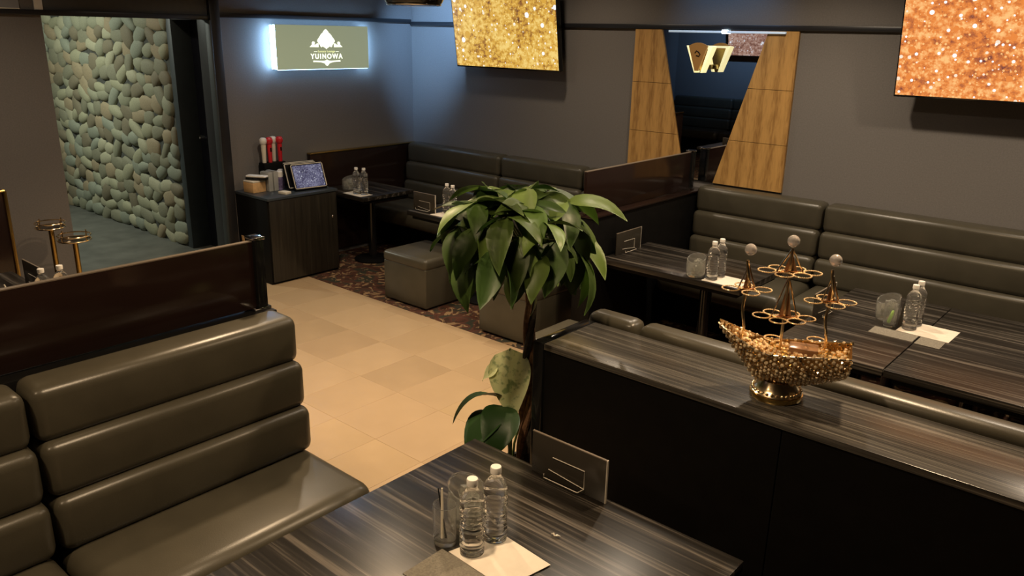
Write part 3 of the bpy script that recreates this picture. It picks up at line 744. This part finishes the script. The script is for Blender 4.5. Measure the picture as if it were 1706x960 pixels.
gold_stand('gold ring stand by the left wall, nearer to the corridor', -5.28, 1.90, .60, .095)
gc = thing('gold_edged_cabinet', 'dark brown cabinet with gold edging at the left picture edge', 'cabinet', (-5.6, .96, 0))
ob('body', mbox(0, .4, 0, .57, .001, .97, .003), 'brown', gc)
ob('gold_edge', mtube([(.403, .573, .002), (.403, .573, .972)], .011, 8), 'dgold', gc)
ob('gold_edge', mtube([(.403, .0, .975), (.403, .573, .975)], .008, 8), 'dgold', gc)
nbd = thing('notice_board', 'grey board with pale frame above the left wall moulding', 'board', (XL+.002, 1.80, 1.985))
ob('panel', mbox(0, .012, 0, .13, 0, .2), 'grey', nbd)
ob('frame', mbox(.0, .016, -.012, .0, 0, .2), 'cream', nbd); ob('frame', mbox(.0, .016, -.012, .13, -.01, 0), 'cream', nbd)
tag(ob('wall_plate', mbox(XL+.002, XL+.014, 2.015, 2.065, 1.972, 2.16, .002), 'white'), 'narrow white plate above the corner of the corridor opening', 'plate')

# ------------------------------------------------------------------ golden ship
SH = thing('golden_ship', 'golden crystal ship-shaped rack with three masts of rings on the counter', 'ship rack', (-.832, 2.185, .8805), .33)
ob('base', mlathe([(.0005, 0), (.074, 0), (.077, .006), (.077, .016), (.070, .019), (.0005, .019)], 40), 'dgold', SH)
ob('base_collar', mlathe([(.075, .019), (.067, .026), (.058, .040), (.052, .056), (.04, .058)], 40, f=lambda r, z, a: (r*(1+.02*math.sin(18*a)), z)), 'gold', SH)
bm = newbm()
for k in range(30):
    a = 2*PI*k/30; bmesh.ops.create_icosphere(bm, subdivisions=1, radius=.0055, matrix=Matrix.Translation((.069*math.cos(a), .069*math.sin(a), .0255)))
o = ob('stud', fin(bm, ang=60), 'gold', SH); o['kind'] = 'stuff'
# hull: local x from bow (-) to stern (+)
def hull_pt(u, v):
    """u 0..1 bow->stern, v -1..1 across (rim to rim, 0 = keel)"""
    x = -.185+.355*u
    wd = .075*math.sin(PI*min(.62, .035+.80*u))**.75
    top = .150+.058*max(0, (.40-u)/.40)**1.4+.022*max(0, (u-.45)/.55)
    bot = .050+.150*max(0, (.34-u)/.34)**1.05+.042*max(0, (u-.66)/.34)**1.3
    bot = min(bot, top-.004)
    a = v*PI/2
    x2 = x+(.02*u*(abs(v)))
    return Vector((x2, wd*math.sin(a), top-(top-bot)*math.cos(a)**.85))
NU, NV = 30, 18
bm = newbm(); g = [[bm.verts.new(hull_pt(i/NU, -1+2*j/NV)*1.0) for j in range(NV+1)] for i in range(NU+1)]
for i in range(NU):
    for j in range(NV): bm.faces.new((g[i][j], g[i+1][j], g[i+1][j+1], g[i][j+1]))
bm.faces.new(g[NU])
me = fin(bm, ang=60)
hull = ob('hull', me, mat('gold_mesh_hull', (.42, .26, .10), .35, 1, noise=(300, .4)), SH)
bm = newbm(); bm2 = newbm()
for i in range(0, 34):
    u = .02+.98*i/33
    for j in range(23):
        v = -1+2*(j+.5*(i % 2))/22.5
        p = hull_pt(min(1, u), max(-1, min(1, v))); r = random.uniform(.0048, .0076)*(1 if u > .12 else .75)
        q = Quaternion((random.random(), random.random(), random.random()), random.uniform(0, 3)).to_matrix().to_4x4()
        (bmesh.ops.create_icosphere)((bm if random.random() < .5 else bm2), subdivisions=1, radius=r, matrix=Matrix.Translation(p) @ q)
o = ob('crystal_bead', fin(bm, False), mat('champagne_crystal', (.9, .72, .46), .1, 0, trans=.35, ior=1.6), hull); o['kind'] = 'stuff'
o = ob('gold_bead', fin(bm2, False), 'gold', hull); o['kind'] = 'stuff'
for i in range(130):
    u = random.uniform(.12, .97); v = random.uniform(-.75, .75); p = hull_pt(u, 1 if v > 0 else -1)
    bmd = newbm() if i == 0 else bmd
    bmesh.ops.create_icosphere(bmd, subdivisions=1, radius=random.uniform(.005, .0075), matrix=Matrix.Translation((p.x, p.y*abs(v), p.z-.004)))
o = ob('deck_bead', fin(bmd, False), 'ringgold', hull); o['kind'] = 'stuff'
deck = [(hull_pt(i/20, 1).x, hull_pt(i/20, 1).y*.9) for i in range(7, 21)]+[(hull_pt(i/20, -1).x, hull_pt(i/20, -1).y*.9) for i in range(20, 6, -1)]
ob('deck', mprism(deck, .136, .14, 'xy'), 'dgold', SH)
for s in (-1, 1): ob('gunwale', mtube([hull_pt(i/20, s) for i in range(0, 21)], .0032, 6), 'gold', SH)
ob('cabin', mbox(.02, .10, -.03, .03, .14, .168, .003), 'amber', SH)
def ring_tier(parent, cx, cz, spots, r=.0245):
    for dx, dy in spots:
        bm = newbm(); n = 24
        for k in range(n):
            a = 2*PI*k/n
            bmesh.ops.create_icosphere(bm, subdivisions=1, radius=.0027, matrix=Matrix.Translation((cx+dx+r*math.cos(a), dy+r*math.sin(a), cz)))
        atube(bm, circ((cx+dx, dy, cz), r, 20), .0015, 5, True)
        ob('ring', fin(bm), 'ringgold', parent)
def mast(name, x, z0, z1, ballz, tiers, wavy=False):
    pts = []
    for k in range(13):
        f = k/12; pts.append((x+(.005*math.sin(f*11) if wavy else 0), (.003*math.cos(f*11) if wavy else 0), z0+(z1-z0)*f))
    m_ = ob('mast', mtube(pts, .0042, 8), 'gold', SH)
    ob('crystal_ball', mlathe([(.0005, ballz-.0175)]+[(.0175*math.sin(PI*k/10), ballz-.0175*math.cos(PI*k/10)) for k in range(1, 10)]+[(.0005, ballz+.0175)], 12, (x, 0, 0)), 'crystal', m_)
    for cz, hh, half, spots in tiers:
        bm = newbm()
        atube(bm, [(x, 0, cz+hh), (x-half, -.012, cz+.003)], .0026, 6); atube(bm, [(x, 0, cz+hh), (x+half, .012, cz+.003)], .0026, 6)
        ob('sail_frame', fin(bm), 'gold', m_)
        bm = newbm(); vs = [(x, 0, cz+hh*.9), (x-half*.45, .004, cz+.004), (x+half*.55, .006, cz+.004)]
        A = [bm.verts.new(v) for v in vs]; B = [bm.verts.new((v[0], v[1]+.002, v[2])) for v in vs]
        bm.faces.new(A); bm.faces.new(B[::-1])
        for i in range(3): bm.faces.new((A[i], B[i], B[(i+1) % 3], A[(i+1) % 3]))
        ob('sail', fin(bm, False), 'amber', m_)
        ob('yard_plate', mbox(-half, half, -.006, .006, -.004, .004, .001, 1, Matrix.Translation((x, 0, cz)) @ Matrix.Rotation(.25, 4, 'Z')), mat('rose_gold', (.9, .52, .28), .22, 1), m_)
        ring_tier(m_, x, cz, spots)
six = [(-.062, -.012), (-.036, .03), (-.012, -.04), (.036, -.026), (.062, .014), (.016, .04)]
four = [(-.044, -.012), (-.012, .036), (.016, -.036), (.046, .012)]
mast('centre', -.005, .14, .455, .475, [(.385, .068, .034, six), (.248, .125, .034, six)])
mast('fore', -.118, .16, .405, .437, [(.318, .075, .022, four)], True)
mast('aft', .112, .155, .405, .433, [(.312, .075, .022, four)], True)
ring_tier(SH, -.03, .168, [(0, .03)]); ring_tier(SH, .09, .182, [(0, .03)])

# ------------------------------------------------------------------ plants
def leaf_mesh(L, Wd, droop, fold, n=8, ex=.82):
    bm = newbm(); rows = []
    for i in range(n+1):
        t = i/n; wv = Wd*(math.sin(PI*t**ex)**.85)*(1-.1*t) if 0 < t < 1 else .0006
        a = droop*t; x = L*(math.sin(a)/droop if droop else t); z = -L*((1-math.cos(a))/droop if droop else 0)
        rows.append([bm.verts.new((x, s*wv, z+abs(s)*wv*fold+.004*math.sin(7*t+s*2)*abs(s))) for s in (-1, -.5, 0, .5, 1)])
    for A, B in zip(rows, rows[1:]):
        for k in range(4): bm.faces.new((A[k], A[k+1], B[k+1], B[k]))
    bmesh.ops.solidify(bm, geom=bm.faces[:], thickness=.0008)
    return fin(bm, ang=80)
lv = [leaf_mesh(.19, .040, .9, .22), leaf_mesh(.17, .036, .6, .28), leaf_mesh(.215, .043, 1.1, .18), leaf_mesh(.14, .031, .5, .28), leaf_mesh(.20, .046, .8, .2)]
px, py = -1.722, 2.10
pt = thing('money_tree', 'green money tree with braided trunk standing at the counter end', 'plant', (px, py, 0))
po = ob('pot', mlathe([(.0005, .001), (.10, .001), (.12, .01), (.145, .28), (.155, .285), (.155, .30), (.14, .30), (.135, .26), (.0005, .26)], 32), 'pot', pt)
ob('soil', mlathe([(.0005, .255), (.134, .258), (.134, .27), (.0005, .275)], 24), 'soil', po)
for k in range(3):
    pts = []; rr = []
    for i in range(41):
        f = i/40; a = 2*PI*k/3+f*11.5; R_ = .017*(1-.45*f)
        pts.append((R_*math.cos(a)-.005+.012*f, R_*math.sin(a)-.004, .262+.90*f)); rr.append(.0185-.0085*f)
    ob('trunk_strand', mtube(pts, rr, 9), 'bark' if k < 2 else 'bark2', pt)
crown = Vector((-.055, -.02, 1.205))
tips = []
def clampdir(az, el): return Vector((math.cos(az)*math.cos(el), math.sin(az)*math.cos(el), math.sin(el)))
NP = 34
for k in range(NP):
    f = (k+.5)/NP
    el = math.asin(1-1.5*f) if True else 0
    az = k*2.39996+random.uniform(-.2, .2)
    d = clampdir(az, el)
    rad = .15+.06*random.random()
    tip = crown+Vector((d.x*rad*1.12, d.y*rad*1.12, .03+d.z*rad*.95))
    mid = crown+Vector((d.x*rad*.5, d.y*rad*.5, .02+d.z*rad*.6))
    base = Vector((.007+.004*d.x, .004*d.y, 1.08+.07*(el > .1)))
    bm = newbm(); atube(bm, [base, mid, tip], [.0042, .0034, .0024], 6)
    ob('leaf_stalk', fin(bm), 'petiole', pt)
    out = Vector((d.x, d.y, 0)).normalized() if abs(el) < 1.45 else Vector((1, 0, 0))
    nl = 5 if el > -.1 else 4
    for q in range(nl):
        aa = math.atan2(out.y, out.x)+(q-(nl-1)/2)*(2*PI/nl*.82)+random.uniform(-.15, .15)
        elv = random.uniform(-.35, .25)-.65*(el < .35)-.25*(el < -.2)+(.12 if q in (0, nl-1) else 0)
        rot = Matrix.Rotation(aa, 4, 'Z') @ Matrix.Rotation(-elv, 4, 'Y') @ Matrix.Rotation(random.uniform(-.5, .5), 4, 'X')
        o = ob('leaf', random.choice(lv), 'leaf', pt); s = random.uniform(.72, 1.12)
        o.matrix_local = Matrix.Translation(tip) @ rot @ Matrix.Scale(s, 4)
# low broad-leaved plant sharing the corner
dp = thing('dumb_cane', 'low broad-leaved plant with mottled pale leaf below the money tree', 'plant', (px-.05, py-.03, .262))
big = leaf_mesh(.27, .085, .45, .10, 12, .6); small = leaf_mesh(.09, .035, .6, .1, 8, .7); dark = leaf_mesh(.24, .075, 1.9, .2, 12)
def place_leaf(me, m_, base, az, el, roll=0, s=1):
    o = ob('leaf', me, m_, dp); o.matrix_local = Matrix.Translation(base) @ Matrix.Rotation(az, 4, 'Z') @ Matrix.Rotation(-el, 4, 'Y') @ Matrix.Rotation(roll, 4, 'X') @ Matrix.Scale(s, 4); return o
def stalk(p):
    p = Vector(p); ob('leaf_stalk', mtube([(0, 0, 0), (p.x*.3, p.y*.3, p.z*.6), p], [.006, .005, .004], 7), 'petiole', dp)
for b_, me_, m_, az, el, roll in (((-.015, .0, .535), big, 'leafv', -.885, -1.05, .35), ((-.04, -.03, .47), small, 'leafv', -2.3, -.5, -.2), ((-.01, -.04, .345), dark, 'leafd', 3.85, .55, .5), ((.0, -.05, .33), dark, 'leafd', -.9, .1, -.2), ((-.0, -.05, .29), dark, 'leafd', 4.6, .3, 0), ((.0, .06, .24), dark, 'leafd', 1.2, .5, 0)):
    stalk(b_); place_leaf(me_, m_, Vector(b_), az, el, roll)
print('stones', nst, 'objects', len(bpy.data.objects))
